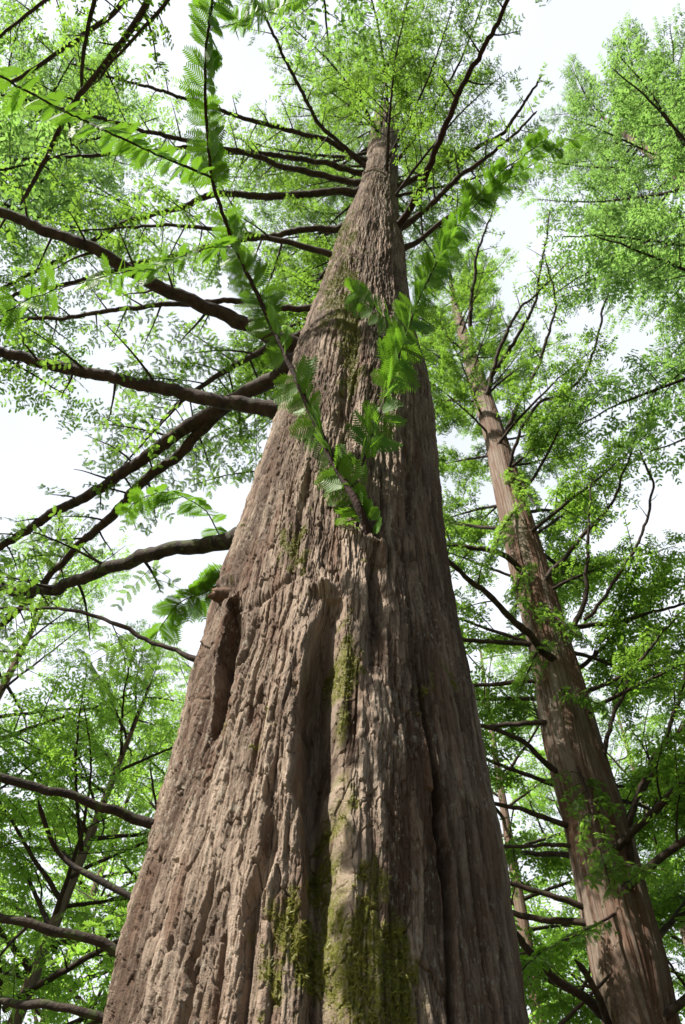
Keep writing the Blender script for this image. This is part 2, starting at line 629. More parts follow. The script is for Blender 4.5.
def bark_main(T, Ph, Hh, R):
    A = (Ph * 0.56).astype(np.float32)                     # arc length, metres
    cx, cy = np.cos(Ph) * 0.56, np.sin(Ph) * 0.56
    Hf = Hh.astype(np.float32)
    fade = np.clip(1.25 - (Hh - 4) / 14, 0.35, 1.0)
    disp = 0.018 * fbm(cx * 2.6, cy * 2.6, Hf * 0.30, 1, 2) * np.clip(R / 0.45, 0.2, 1)
    # long interlacing ridges and fissures
    wa = 0.035 * vnoise(cx * 3, cy * 3, Hf * 0.8, 20) + 0.010 * vnoise(cx * 11, cy * 11, Hf * 5, 21)
    pw = wa / 0.56
    wx, wy = np.cos(Ph + pw) * 0.56, np.sin(Ph + pw) * 0.56
    n1 = fbm(wx * 12, wy * 12, Hf * 0.5, 30, 2)
    n2 = vnoise(wx * 27, wy * 27, Hf * 1.3, 40)
    n3 = vnoise(wx * 50, wy * 50, Hf * 4.0, 44)
    fis = np.exp(-(n1 / 0.045) ** 2)
    fis2 = np.exp(-(n2 / 0.075) ** 2)
    fis3 = np.exp(-(n3 / 0.14) ** 2)
    brk = sstep(-0.25, 0.35, vnoise(cx * 5, cy * 5, Hf * 2.3, 50))
    disp += fade * (0.003 * n1 - 0.020 * fis * brk - 0.009 * fis2 * (0.3 + 0.7 * brk) - 0.0035 * fis3)

    def terrace(v, k, sharp):
        qv = v * k
        fl = np.floor(qv)
        return (fl + sstep(sharp, 1.0, qv - fl)) / k
    side = sstep(0.35, 0.75, Ph + 0.05 * n1)
    la = fbm(wx * 23, wy * 23, Hf * 2.0, 150, 3)
    lb = fbm(wx * 58, wy * 58, Hf * 6.0, 160, 3)
    disp += fade * (1 - 0.65 * side) * (0.010 * terrace(la, 6, 0.90) + 0.011 * terrace(lb, 4, 0.85))
    n5 = fbm(wx * 42, wy * 42, Hf * 1.1, 180, 2)
    disp += fade * (0.0035 * terrace(n5, 4, 0.8) - 0.005 * np.exp(-(n5 / 0.05) ** 2))
    lc = fbm(wx * 60, wy * 60, Hf * 3.0, 170, 2)
    disp += fade * side * 0.006 * terrace(lc, 3, 0.7)
    # flaking plates
    rag = vnoise(cx * 60, cy * 60, Hf * 30, 62)
    rag2 = vnoise(cx * 45, cy * 45, Hf * 22, 63)
    c1, e1, du1, dv1, r1 = plates(A / 0.030 + wa * 10 + 0.16 * rag, Hf / 0.27 + 0.6 * vnoise(cx * 12, cy * 12, Hf * 5, 60) + 0.10 * rag2, 3)
    c2, e2, du2, dv2, r2 = plates(A / 0.0165 + wa * 20 + 0.22 * rag2, Hf / 0.105 + 0.6 * vnoise(cx * 24, cy * 24, Hf * 10, 61) + 0.16 * rag, 4)
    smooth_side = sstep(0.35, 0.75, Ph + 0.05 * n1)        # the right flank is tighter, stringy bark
    pl = 1 - 0.6 * smooth_side
    some = sstep(-0.3, 0.4, vnoise(cx * 7, cy * 7, Hf * 2.5, 65))
    disp += fade * pl * (0.007 * (c1 - 0.5) - 0.006 * r1 * dv1 + 0.004 * (r1 - 0.5) * du1 - 0.011 * (1 - sstep(0.0, 0.075, e1)) * (0.3 + 0.7 * some))
    disp += fade * pl * (0.0045 * (c2 - 0.5) - 0.005 * r2 * dv2 + 0.003 * (c2 - 0.5) * du2 - 0.006 * (1 - sstep(0.0, 0.09, e2)) * (1 - 0.6 * some))
    disp += fade * (0.0026 * fbm(cx * 70, cy * 70, Hf * 18, 70, 2) + 0.0013 * vnoise(cx * 170, cy * 170, Hf * 70, 80))
    # authored grooves and swellings
    dphi = np.zeros_like(disp)
    for gi, (pts, ws, ds) in enumerate(GROOVES):
        ph = np.array([T.hit(x, y) for x, y in pts])
        o = np.argsort(ph[:, 1])
        hs, pc = ph[o, 1], ph[o, 0]
        w = np.interp(Hh, hs, np.array(ws)[o])
        dep = np.interp(Hh, hs, np.array(ds)[o], left=0, right=0)
        c = np.interp(Hh, hs, pc) + 0.012 * vnoise(Hf * 5, Hf * 0, Hf * 0, 91) + 0.008 * vnoise(Hf * 17, Hf * 0, Hf * 0, 92)
        s = (Ph - c) * R / w
        g = np.exp(-np.abs(s) ** 3.4)
        lip = np.exp(-((np.abs(s) - 1.5) / 0.6) ** 2)
        disp += -dep * g * (1 + 0.25 * n2) + 0.14 * dep * lip
        dphi -= {0: 0.7, 1: 0.3, 4: -0.3}.get(gi, 0.0) * dep * g / np.maximum(R, 0.1)
    for (x, y), (wb, hb), z in BUMPS:
        p0, h0 = T.hit(x, y)
        disp += z * np.exp(-((Ph - p0) * R / wb) ** 2 - ((Hh - h0) / hb) ** 2) * (1 + 0.35 * n2)
    # horizontal healed scar under the old stub
    p0, h0 = T.hit(275, 592)
    disp -= 0.018 * np.exp(-((Hh - h0 - 0.10 * np.sin((Ph - p0) * 4)) / 0.02) ** 2) * np.exp(-((Ph - p0) * R / 0.10) ** 2)
    disp *= np.clip(R / 0.25, 0.15, 1)
    # material masks
    px, py, _ = project(T.surf(Ph.ravel(), Hh.ravel(), R.ravel()))
    px, py = px.reshape(Ph.shape), py.reshape(Ph.shape)
    n4 = fbm(cx * 9, cy * 9, Hf * 5, 120, 3)

    def blob(x, y, rx, ry):
        return np.exp(-((px - x) / rx) ** 2 - ((py - y) / ry) ** 2)
    front = (np.abs(Ph) < 1.6)
    mo = 1.0 * blob(352, 972, 48, 105) + 0.6 * blob(395, 1000, 28, 60) + 0.56 * blob(342, 715, 8, 60) + 0.5 * blob(335, 850, 18, 50) + 0.4 * blob(300, 930, 30, 60) \
        + 0.55 * blob(352, 640, 18, 60) + 0.6 * blob(338, 300, 20, 45) + 0.6 * blob(352, 370, 12, 60) + 0.5 * blob(345, 235, 20, 25) + 0.35 * blob(300, 560, 25, 40) + 0.3 * blob(440, 690, 25, 50)
    moss = np.where(front, sstep(0.42, 0.85, 1.12 * mo + 0.5 * n4 + 0.35 * vnoise(cx * 40, cy * 40, Hf * 22, 130) + 0.06), 0)
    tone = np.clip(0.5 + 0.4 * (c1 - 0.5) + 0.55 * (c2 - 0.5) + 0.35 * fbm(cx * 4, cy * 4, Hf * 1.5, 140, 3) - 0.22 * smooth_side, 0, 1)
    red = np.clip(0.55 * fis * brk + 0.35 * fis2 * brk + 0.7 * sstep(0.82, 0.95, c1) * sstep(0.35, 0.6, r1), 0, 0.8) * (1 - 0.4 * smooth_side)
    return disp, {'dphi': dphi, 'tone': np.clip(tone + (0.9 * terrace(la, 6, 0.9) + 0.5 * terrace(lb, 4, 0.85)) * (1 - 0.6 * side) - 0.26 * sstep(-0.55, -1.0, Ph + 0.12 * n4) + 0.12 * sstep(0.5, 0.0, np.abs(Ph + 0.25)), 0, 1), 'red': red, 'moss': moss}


def bark_second(T, Ph, Hh, R):
    cx, cy = np.cos(Ph) * 0.4, np.sin(Ph) * 0.4
    Hf = Hh.astype(np.float32)
    disp = 0.028 * fbm(cx * 3, cy * 3, Hf * 0.2, 201, 2) * np.clip(R / 0.4, 0.2, 1)
    wa = 0.25 * vnoise(cx * 4, cy * 4, Hf * 0.7, 220)
    wx, wy = np.cos(Ph + wa) * 0.4, np.sin(Ph + wa) * 0.4
    n1 = fbm(wx * 16, wy * 16, Hf * 0.7, 230, 3)
    n2 = vnoise(wx * 45, wy * 45, Hf * 1.6, 240)
    disp += 0.016 * n1 - 0.018 * np.exp(-(n1 / 0.1) ** 2) - 0.007 * np.exp(-(n2 / 0.2) ** 2) + 0.004 * n2
    disp *= np.clip(R / 0.3, 0.15, 1)
    strip = vnoise(wx * 30, wy * 30, Hf * 0.9, 250)
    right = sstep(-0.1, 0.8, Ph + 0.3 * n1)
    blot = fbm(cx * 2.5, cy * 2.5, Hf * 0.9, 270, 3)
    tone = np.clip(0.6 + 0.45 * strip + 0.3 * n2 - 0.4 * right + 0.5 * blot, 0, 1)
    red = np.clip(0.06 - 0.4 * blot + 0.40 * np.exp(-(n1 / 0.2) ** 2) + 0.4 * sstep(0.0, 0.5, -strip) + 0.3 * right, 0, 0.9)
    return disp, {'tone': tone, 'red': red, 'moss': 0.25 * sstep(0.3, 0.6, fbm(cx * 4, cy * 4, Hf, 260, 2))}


def phis_front(n_front, n_back, span=1.75):
    a = np.linspace(-span, span, n_front)
    b = np.linspace(span, 2 * math.pi - span, n_back + 2)[1:-1]
    return np.concatenate([a, b])


# ------------------------------------------------------------------ foliage
def leaf_tpl(pairs, width=0.36, fill=0.37, curl=0.12):
    """a feather-like redwood leaf, unit length along x: `pairs` pointed needles on each side of the midrib"""
    V, Tt = [], []
    step = 1.0 / pairs
    for k in range(pairs):
        x = (k + 0.3) * step
        env = width * min(1.0, 0.55 + 1.6 * k / pairs) * min(1.0, 0.28 + 1.25 * (1 - k / pairs))
        env *= 1 + 0.10 * math.sin(k * 2.7)
        for s in (-1, 1):
            n = len(V)
            w = step * fill
            z0 = -curl * x * x
            V += [(x - w, s * 0.010, z0), (x + w, s * 0.010, z0), (x + env * 0.28 + w, s * env * 0.62, z0 - 0.05 * env),
                  (x + env * 0.48, s * env, z0 - 0.14 * env), (x + env * 0.22 - w, s * env * 0.60, z0 - 0.05 * env)]
            f = [(n, n + 1, n + 2), (n, n + 2, n + 4), (n + 4, n + 2, n + 3)]
            Tt += f if s < 0 else [(a, c, b) for a, b, c in f]
    n = len(V)
    V += [(0, -0.014, 0), (0, 0.014, 0), (0.55, 0.008, -curl * 0.3), (0.55, -0.008, -curl * 0.3), (1.0, 0.0, -curl)]
    Tt += [(n, n + 2, n + 1), (n, n + 3, n + 2), (n + 3, n + 4, n + 2)]
    return np.array(V), np.array(Tt)


TPL_HI = leaf_tpl(12, 0.48, 0.36, 0.2)
TPL_MID = leaf_tpl(6, 0.28, 0.40)
_lo = np.array([(0, 0, 0), (0.3, -0.21, -0.03), (0.72, -0.19, -0.03), (1, 0, -0.05), (0.72, 0.19, -0.03), (0.3, 0.21, -0.03)])
TPL_LO = (_lo, np.array([(0, 1, 5), (1, 2, 4), (1, 4, 5), (2, 3, 4)]))
_br = np.array([(0, 0, 0), (0.25, -0.30, 0.03), (0.65, -0.26, 0.0), (1, 0, -0.1), (0.65, 0.26, 0.0), (0.25, 0.30, 0.03)])
TPL_BROAD = (_br, np.array([(0, 1, 5), (1, 2, 4), (1, 4, 5), (2, 3, 4)]))


def put_leaves(acc, pos, dirs, nrm, size, tpl, rng):
    """many copies of a leaf template written into one accumulator"""
    tv, tt = tpl
    n = len(pos)
    if n == 0:
        return
    X = norm(dirs)
    Y = norm(np.cross(nrm, X))
    Z = np.cross(X, Y)
    V = pos[:, None, :] + size[:, None, None] * (tv[None, :, 0:1] * X[:, None, :] + tv[None, :, 1:2] * Y[:, None, :] + tv[None, :, 2:3] * Z[:, None, :])
    F = (tt[None] + (np.arange(n) * len(tv))[:, None, None]).reshape(-1, 3)
    tint = np.repeat(np.clip(rng.normal(0.5, 0.25, n), 0, 1), len(tv))
    acc.add(V.reshape(-1, 3), None, F, tint)


UPV = np.array([0, 0, 1.0])


def side_of(T):
    s = np.cross(T, UPV)
    bad = np.linalg.norm(s, axis=-1, keepdims=True) < 0.15
    s = np.where(bad, np.cross(T, np.array([1.0, 0.2, 0])), s)
    return norm(s)


def leaves_on(acc, P, t0, spacing, size, rng, tpl, roll=0.5, ang=62):
    """pairs of leaves along paths P (N,K,3) from fraction t0 on"""
    seg = np.linalg.norm(np.diff(P, axis=1), axis=-1)
    L = seg.sum(1)
    N, K, _ = P.shape
    cnt = np.maximum(1, (L * (1 - t0) / spacing).astype(int))
    idx = np.repeat(np.arange(N), cnt)
    off = np.concatenate([np.arange(c) for c in cnt])
    f = t0 + (1 - t0) * (off + rng.uniform(0.1, 0.9, len(off))) / cnt[idx]
    g = np.clip(f * (K - 1), 0, K - 1.001)
    k = g.astype(int)
    w = (g - k)[:, None]
    p = P[idx, k] * (1 - w) + P[idx, k + 1] * w
    T = norm(P[idx, k + 1] - P[idx, k])
    S = side_of(T)
    U = np.cross(S, T)
    rl = rng.normal(0, roll, N)[idx]
    S, U = S * np.cos(rl)[:, None] + U * np.sin(rl)[:, None], U * np.cos(rl)[:, None] - S * np.sin(rl)[:, None]
    a = math.radians(ang)
    for sgn in (-1, 1):
        aa = a + rng.normal(0, 0.16, len(p))
        d = T * np.cos(aa)[:, None] + S * (sgn * np.sin(aa))[:, None] + rng.normal(0, 0.14, p.shape) - UPV * 0.22
        nr = U + rng.normal(0, 0.28, p.shape)
        sz = size * rng.uniform(0.7, 1.15, len(p)) * (1 - 0.25 * np.clip(f, 0, 1) ** 3)
        keep = rng.random(len(p)) < 0.93
        put_leaves(acc, p[keep], d[keep], nr[keep], sz[keep], tpl, rng)


def grow(wood, leaf, path, r0, r1, rng, s0=0.25, lat_gap=0.16, lat_len=0.8, ter_gap=0.11, ter_len=0.26, leaf_gap=0.035, leaf_size=0.055,
         tpl=TPL_MID, droop=0.25, sides=8, bare=0.0, lat_ang=58, lift=0.1, main_leaves=True, collar=0.0, step=0.09, wobble=0.0035):
    """a branch along `path` (M,3): wood tubes for axis, side branches and twigs, leaves on the outer twigs"""
    path = np.asarray(path, float)
    seg = np.linalg.norm(np.diff(path, axis=0), axis=1)
    cum = np.concatenate([[0], np.cumsum(seg)])
    L = cum[-1]
    m = max(8, int(L / step))
    s = np.linspace(0, L, m)
    Pm = np.stack([np.interp(s, cum, path[:, c]) for c in range(3)], -1)
    ker = np.array([1, 2, 3, 2, 1]) / 9.0
    for c in range(3):
        Pm[2:-2, c] = np.convolve(Pm[:, c], ker, 'valid')
    wob = np.cumsum(rng.normal(0, 1, (m, 3)), 0)
    wob -= np.linspace(0, 1, m)[:, None] * wob[-1]
    Pm = Pm + wob * wobble * math.sqrt(step / 0.09) * min(1.5, L / 2)
    rr = r0 + (r1 - r0) * (s / L) ** 0.9
    rr = rr * (1 + 0.07 * np.sin(s * 19 + rng.random() * 6) * rng.random(m))
    rr[-1] *= 0.3
    if collar:
        rr = rr * (1 + 0.35 * np.exp(-np.maximum(s - collar, 0) / (2.0 * r0)))
    v, q = tubes(Pm[None], rr[None], sides)
    if sides > 8:
        c = np.repeat(Pm, sides, 0)
        k0 = 0.02 / max(r0, 0.008)
        nz = 0.10 * fbm(v[:, 0] * 38 * k0, v[:, 1] * 38 * k0, v[:, 2] * 38 * k0, 300, 2) + 0.16 * np.maximum(0, vnoise(v[:, 0] * 9, v[:, 1] * 9, v[:, 2] * 9, 310) - 0.25)
        v = c + (v - c) * (1 + nz)[:, None]
    wood.add(v, q)
    Tm = norm(np.gradient(Pm, axis=0))
    # side branches
    pos = np.arange(s0 * L, L * 0.99, lat_gap)
    pos = pos + rng.uniform(-0.4, 0.4, len(pos)) * lat_gap
    pos = pos[(pos > 0) & (pos < L)]
    n = len(pos)
    if n == 0:
        return
    p = np.stack([np.interp(pos, s, Pm[:, c]) for c in range(3)], -1)
    T = norm(np.stack([np.interp(pos, s, Tm[:, c]) for c in range(3)], -1))
    S = side_of(T)
    sg = np.where(np.arange(n) % 2 == 0, 1.0, -1.0)[:, None]
    aa = np.radians(lat_ang + rng.normal(0, 10, n))[:, None]
    d = norm(T * np.cos(aa) + S * sg * np.sin(aa) + UPV * (lift + rng.normal(0, 0.22, n)[:, None]))
    ln = lat_len * (1.05 - 0.75 * (pos / L)) * rng.uniform(0.45, 1.2, n)
    K = 6
    t = np.linspace(0, 1, K)
    Pl = p[:, None] + d[:, None] * (ln[:, None] * t)[..., None]
    Pl[..., 2] += -droop * (ln[:, None] * t ** 2)
    Pl += rng.normal(0, 0.02, (n, 3))[:, None] * np.sin(t * 5)[None, :, None] * ln[:, None, None]
    rl = np.interp(pos, s, rr) * 0.42
    rl = np.minimum(rl, 0.012)[:, None] * (1 - 0.75 * t)[None]
    v, q = tubes(Pl, np.maximum(rl, 0.0018), 4)
    wood.add(v, q)
    # twigs
    cnt = np.maximum(2, (ln * 0.85 / ter_gap).astype(int)) * 2
    idx = np.repeat(np.arange(n), cnt)
    off = np.concatenate([np.arange(c) for c in cnt])
    f = 0.12 + 0.85 * (off + rng.random(len(off))) / cnt[idx]
    g = np.clip(f * (K - 1), 0, K - 1.001)
    k = g.astype(int)
    w = (g - k)[:, None]
    pt = Pl[idx, k] * (1 - w) + Pl[idx, k + 1] * w
    Tt = norm(Pl[idx, k + 1] - Pl[idx, k])
    St = side_of(Tt)
    sg = np.where(off % 2 == 0, 1.0, -1.0)[:, None]
    aa = np.radians(52 + rng.normal(0, 12, len(off)))[:, None]
    dt = norm(Tt * np.cos(aa) + St * sg * np.sin(aa) + UPV * rng.normal(0.0, 0.30, len(off))[:, None])
    lt = ter_len * rng.uniform(0.4, 1.25, len(off)) * (1.1 - 0.5 * f)
    Kt = 4
    tt = np.linspace(0, 1, Kt)
    Pt = pt[:, None] + dt[:, None] * (lt[:, None] * tt)[..., None]
    Pt[..., 2] += -droop * 1.2 * (lt[:, None] * tt ** 2)
    keep = rng.random(len(off)) >= bare
    if keep.any():
        v, q = tubes(Pt[keep], np.full((int(keep.sum()), Kt), 0.0016) * np.array([1.3, 1, 0.8, 0.4]), 3)
        wood.add(v, q)
        leaves_on(leaf, Pt[keep], 0.05, leaf_gap, leaf_size, rng, tpl)
    kl = rng.random(n) >= bare
    if kl.any():
        leaves_on(leaf, Pl[kl], 0.35, leaf_gap * 1.1, leaf_size, rng, tpl)
    if main_leaves:
        leaves_on(leaf, Pm[None, int(m * 0.7):], 0.0, leaf_gap * 1.3, leaf_size, rng, tpl)


class BranchKind:
    """a branch shape with its foliage, made once; copies share its meshes"""

    def __init__(self, seed, length, r0, arch, matw, matl, **kw):
        rng = np.random.default_rng(seed)
        t = np.linspace(0, 1, 14)
        x = length * t
        y = length * 0.06 * np.sin(t * 3 + seed)
        z = length * (arch[0] * t + arch[1] * t ** 2)
        wood, leaf = Acc(), Acc()
        grow(wood, leaf, np.stack([x, y, z], -1), r0, r0 * 0.16, rng, **kw)
        self.w = wood.mesh('branch', matw)
        self.l = leaf.mesh('foliage', matl, smooth=False)
        self.length = length

    def place(self, root, pos, az, pitch=0.0, roll=0.0, scale=1.0):
        b = bpy.data.objects.new('branch', self.w)
        C.objects.link(b)
        b.parent = root
        b.location = Vector(pos) - root.location
        b.rotation_mode = 'XYZ'
        b.rotation_euler = (roll, -pitch, az)
        b.scale = (scale,) * 3
        f = bpy.data.objects.new('foliage', self.l)
        C.objects.link(f)
        f.parent = b
        return b


def drawn_branch(root, pts, h0, rise, w0, w1, rng, matw=M_WOOD, matl=M_LEAF, extend=0.0, leafy=True, ranges=None, name='branch', **kw):
    """branch through picture points; starts at height h0, ends `rise` higher; widths in picture pixels give its thickness"""
    n = len(pts)
    P = []
    seg = np.concatenate([[0], np.cumsum([math.dist(pts[i], pts[i + 1]) for i in range(n - 1)])])
    for i, (x, y) in enumerate(pts):
        if ranges is None:
            P.append(at_height(x, y, h0 + rise * seg[i] / seg[-1]))
        else:
            P.append(at_range(x, y, ranges[0] + (ranges[1] - ranges[0]) * seg[i] / seg[-1]))
    P = np.array(P)
    _, _, z = project(P)
    r0, r1 = w0 * z[0] / F_PX / 2, w1 * z[-1] / F_PX / 2
    if extend:
        d = norm(P[-1] - P[-2])
        P = np.concatenate([P, [P[-1] + d * extend * 0.5 + np.array([0, 0, 0.03]), P[-1] + d * extend + np.array([0, 0, 0.1])]])
        r1 *= 0.5
    wood, leaf = Acc(), Acc()
    if not leafy:
        kw['bare'] = 1.0
        kw['main_leaves'] = False
    grow(wood, leaf, P, r0, r1, rng, **kw)
    o0 = P[0]
    for a in (wood, leaf):
        a.v = [v - o0 for v in a.v]
    b = link(name, wood.mesh(name, matw), root, Vector(o0) - root.location)
    me = leaf.mesh('foliage', matl, smooth=False)
    if me:
        link('foliage', me, b)
    return b


# ------------------------------------------------------------------ the big redwood
def h_at(T, x, y):
    """height on the trunk of the picture point (near its outline or on it)"""
    return T.hit(x, y)[1]


def edge_h(T, x, y):
    d = ray(x, y)
    return CAM[2] + d[2] / math.hypot(d[0], d[1]) * T.d * 0.985


def main_tree():
    base = T1.axis(0.0)
    root = thing('dawn_redwood', 'huge grey-brown redwood in the middle, seen from its foot, moss low on its bark', 'tree', Vector(base), 'redwood trees')
    rows = trunk_rows(T1, 1090, 96, 0.72)
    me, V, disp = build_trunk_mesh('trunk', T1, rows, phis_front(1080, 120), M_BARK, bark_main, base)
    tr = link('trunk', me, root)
    rng = np.random.default_rng(21)
    # moss cushions: tiny tufts on the mossy bark
    moss = np.zeros(len(V), np.float32)
    me.attributes['moss'].data.foreach_get('value', moss)
    px, py, z = project(V)
    nrm = np.zeros(len(V) * 3, np.float32)
    me.vertices.foreach_get('normal', nrm)
    nrm = nrm.reshape(-1, 3)
    ok = np.where((moss > 0.22) & (py > 200) & (py < 1095))[0]
    wgt = moss[ok] * (z[ok] ** 2)
    pick = rng.choice(ok, size=min(26000, len(ok)), replace=False, p=wgt / wgt.sum())
    acc = Acc()
    k = 5
    tuft = []
    tri = []
    for i in range(k):
        a = i * 2 * math.pi / k + 0.3
        n0 = len(tuft)
        tuft += [(0.15 * math.cos(a + 1.4), 0.15 * math.sin(a + 1.4), 0), (0.15 * math.cos(a - 1.4), 0.15 * math.sin(a - 1.4), 0), (0.75 * math.cos(a), 0.75 * math.sin(a), 0.75)]
        tri.append((n0, n0 + 1, n0 + 2))
    put_leaves(acc, V[pick] - base, rng.normal(0, 1, (len(pick), 3)), nrm[pick] + rng.normal(0, 0.3, (len(pick), 3)) - UPV * 0.1,
               rng.uniform(0.006, 0.017, len(pick)), (np.array(tuft), np.array(tri)), rng)
    link('moss', acc.mesh('moss', M_MOSS, smooth=False), root)

    # broken stub above the left hollow
    def stub(x, y, phi_off, ln, r, tilt):
        p0, h0 = T1.hit(x, y)
        o = T1.surf(np.array(p0), np.array(h0), T1.R(h0) - 0.03)
        d = T1.out_dir(np.array(p0 + phi_off), np.array(h0)) + UPV * tilt
        d = d / np.linalg.norm(d)
        t = np.linspace(0, 1, 9)
        P = o + d * (t[:, None] * ln)
        rad = r * (1.35 - 0.45 * t)
        v, q = tubes(P[None], rad[None], 20)
        v = v.reshape(9, 20, 3)
        n_ = vnoise(v[..., 0] * 40, v[..., 1] * 40, v[..., 2] * 40, 8)[..., None]
        c = P[:, None]
        v = c + (v - c) * (1 + 0.22 * n_)
        v[-1] += d * rng.uniform(-0.03, 0.02, (20, 1))
        cen = P[-1] - d * 0.02
        V2 = np.concatenate([v.reshape(-1, 3), [cen]])
        last = 8 * 20
        tri = np.array([(last + i, last + (i + 1) % 20, 180) for i in range(20)])
        me = new_mesh('branch_stub', V2 - base, q, tri, M_CUT, {'tint': np.full(len(V2), .5)})
        link('branch_stub', me, root)
    stub(232, 594, -0.5, 0.10, 0.030, -0.1)
    stub(326, 596, -0.1, 0.06, 0.015, 0.8)

    # limbs drawn from the photograph: points, height offset, rise, widths
    def limb(pts, rise, w0, w1, seed, mat=M_WOOD, **kw):
        h0 = kw.pop('h0', None) or edge_h(T1, *pts[0])
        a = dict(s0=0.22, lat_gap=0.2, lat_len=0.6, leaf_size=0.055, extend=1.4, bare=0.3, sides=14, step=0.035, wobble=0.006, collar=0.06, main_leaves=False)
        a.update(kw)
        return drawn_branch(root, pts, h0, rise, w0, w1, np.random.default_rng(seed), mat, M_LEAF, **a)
    limb([(312, 352), (284, 340), (243, 326), (200, 305), (150, 283), (100, 252), (60, 232), (0, 213)], 0.5, 16, 14, 1)
    limb([(292, 412), (278, 408), (215, 400), (150, 385), (70, 366), (0, 349)], 0.5, 16, 14, 2)
    limb([(300, 362), (285, 372), (215, 415), (150, 455), (60, 515), (0, 550)], 0.5, 17, 10, 3)
    limb([(240, 398), (215, 417), (180, 452), (130, 492), (60, 560), (0, 620)], 0.4, 12, 9, 4, collar=0.0, h0=edge_h(T1, 300, 362) + 0.11)
    limb([(250, 535), (235, 540), (190, 545), (130, 560), (70, 583), (0, 587)], 0.4, 17, 11, 5, M_WOODM)
    limb([(322, 305), (230, 300), (150, 300), (90, 310), (20, 318)], 0.5, 7, 5, 6)
    limb([(362, 192), (300, 192), (228, 191), (120, 225), (0, 290)], 0.8, 8, 6, 7, bare=0.1)
    limb([(350, 228), (250, 240), (150, 258), (60, 285), (0, 300)], 0.7, 7, 5, 8, bare=0.1)
    limb([(365, 184), (310, 175), (240, 150), (162, 134), (60, 110)], 0.8, 7, 4.5, 9, bare=0.1)
    limb([(372, 165), (325, 140), (250, 122), (150, 90)], 0.8, 6, 4, 10, bare=0.1)
    limb([(372, 175), (331, 163), (250, 155), (150, 152), (0, 160)], 0.8, 6, 4, 11, bare=0.1)
    limb([(372, 172), (317, 120), (294, 79), (275, 40)], 0.8, 5, 3.5, 12, bare=0.1)
    limb([(385, 243), (408, 205), (430, 150), (470, 62), (505, 0)], 0.4, 8, 6, 13, M_TWIG, s0=0.5, extend=0.6)
    limb([(390, 190), (418, 177), (481, 146), (506, 133), (525, 104)], 0.6, 7, 4, 14, extend=0.4)
    limb([(398, 230), (425, 210), (460, 175), (485, 155)], 0.6, 7, 4, 15, extend=0.8)
    limb([(398, 250), (420, 240), (440, 222), (470, 200)], 0.5, 6, 4, 16, extend=0.8)
    # low limbs on the left, mossy
    limb([(190, 842), (150, 825), (100, 805), (50, 785), (0, 770), (-60, 748)], 0.1, 10, 7, 17, M_WOODM, lat_len=0.45, lat_gap=0.4)
    limb([(170, 925), (130, 898), (95, 880), (60, 862), (45, 830), (38, 800)], 0.3, 8, 4, 18, M_WOODM, lat_len=0.3, lat_gap=0.3, extend=0.0)
    limb([(150, 962), (118, 952), (60, 932), (0, 917), (-60, 905)], 0.1, 10, 8, 19, M_WOODM, lat_len=0.45, lat_gap=0.4)
    limb([(135, 1030), (100, 1017), (60, 1002), (0, 997), (-60, 990)], 0.1, 9, 7, 20, M_WOODM, lat_len=0.4, lat_gap=0.4)
    limb([(205, 660), (180, 648), (140, 635), (90, 620), (30, 617)], 0.4, 5, 3, 22, lat_len=0.5, lat_gap=0.25, bare=0.0)

    # the whorls of the crown
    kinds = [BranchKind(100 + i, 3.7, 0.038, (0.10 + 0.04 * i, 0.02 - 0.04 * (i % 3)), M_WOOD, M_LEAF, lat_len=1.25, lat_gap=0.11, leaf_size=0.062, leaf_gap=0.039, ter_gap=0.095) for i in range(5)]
    n = 74
    rng = np.random.default_rng(33)
    for i in range(n):
        f = (i + rng.random() * 0.8) / n
        h = 7.2 + f ** 0.85 * (21.0 - 7.2)
        az = i * 2.39996 + rng.normal(0, 0.25)
        L = 4.5 * (1 - 0.66 * f) * rng.uniform(0.75, 1.15)
        k = kinds[i % 5]
        # direction in the sun's sector low down stays open
        dsun = math.atan2(SUN_DIR.y, SUN_DIR.x)
        dd = abs((az - dsun + math.pi) % (2 * math.pi) - math.pi)
        if dd < 0.85 and h < 13.5:
            az += 1.9
        front = abs((az + math.pi / 2 + math.pi) % (2 * math.pi) - math.pi)
        if front < 0.7 and h < 11.5:
            az += 1.5
        back = abs((az - 1.5 + math.pi) % (2 * math.pi) - math.pi)
        if back < 0.6 and h < 14:
            az += 1.05
        right = abs((az - 0.05 + math.pi) % (2 * math.pi) - math.pi)
        if right < 0.75 and h < 11.5:
            az += 1.7
        if abs((az - 2.3 + math.pi) % (2 * math.pi) - math.pi) < 0.55 and 8.0 < h < 14:
            L *= 0.6
        L *= 1 - 0.60 * max(0.0, math.cos(az - 0.15)) ** 2
        a = T1.axis(h)
        k.place(root, a, az, pitch=rng.normal(0.12 + 0.25 * f, 0.1), roll=rng.normal(0, 0.25), scale=L / k.length)
    return root


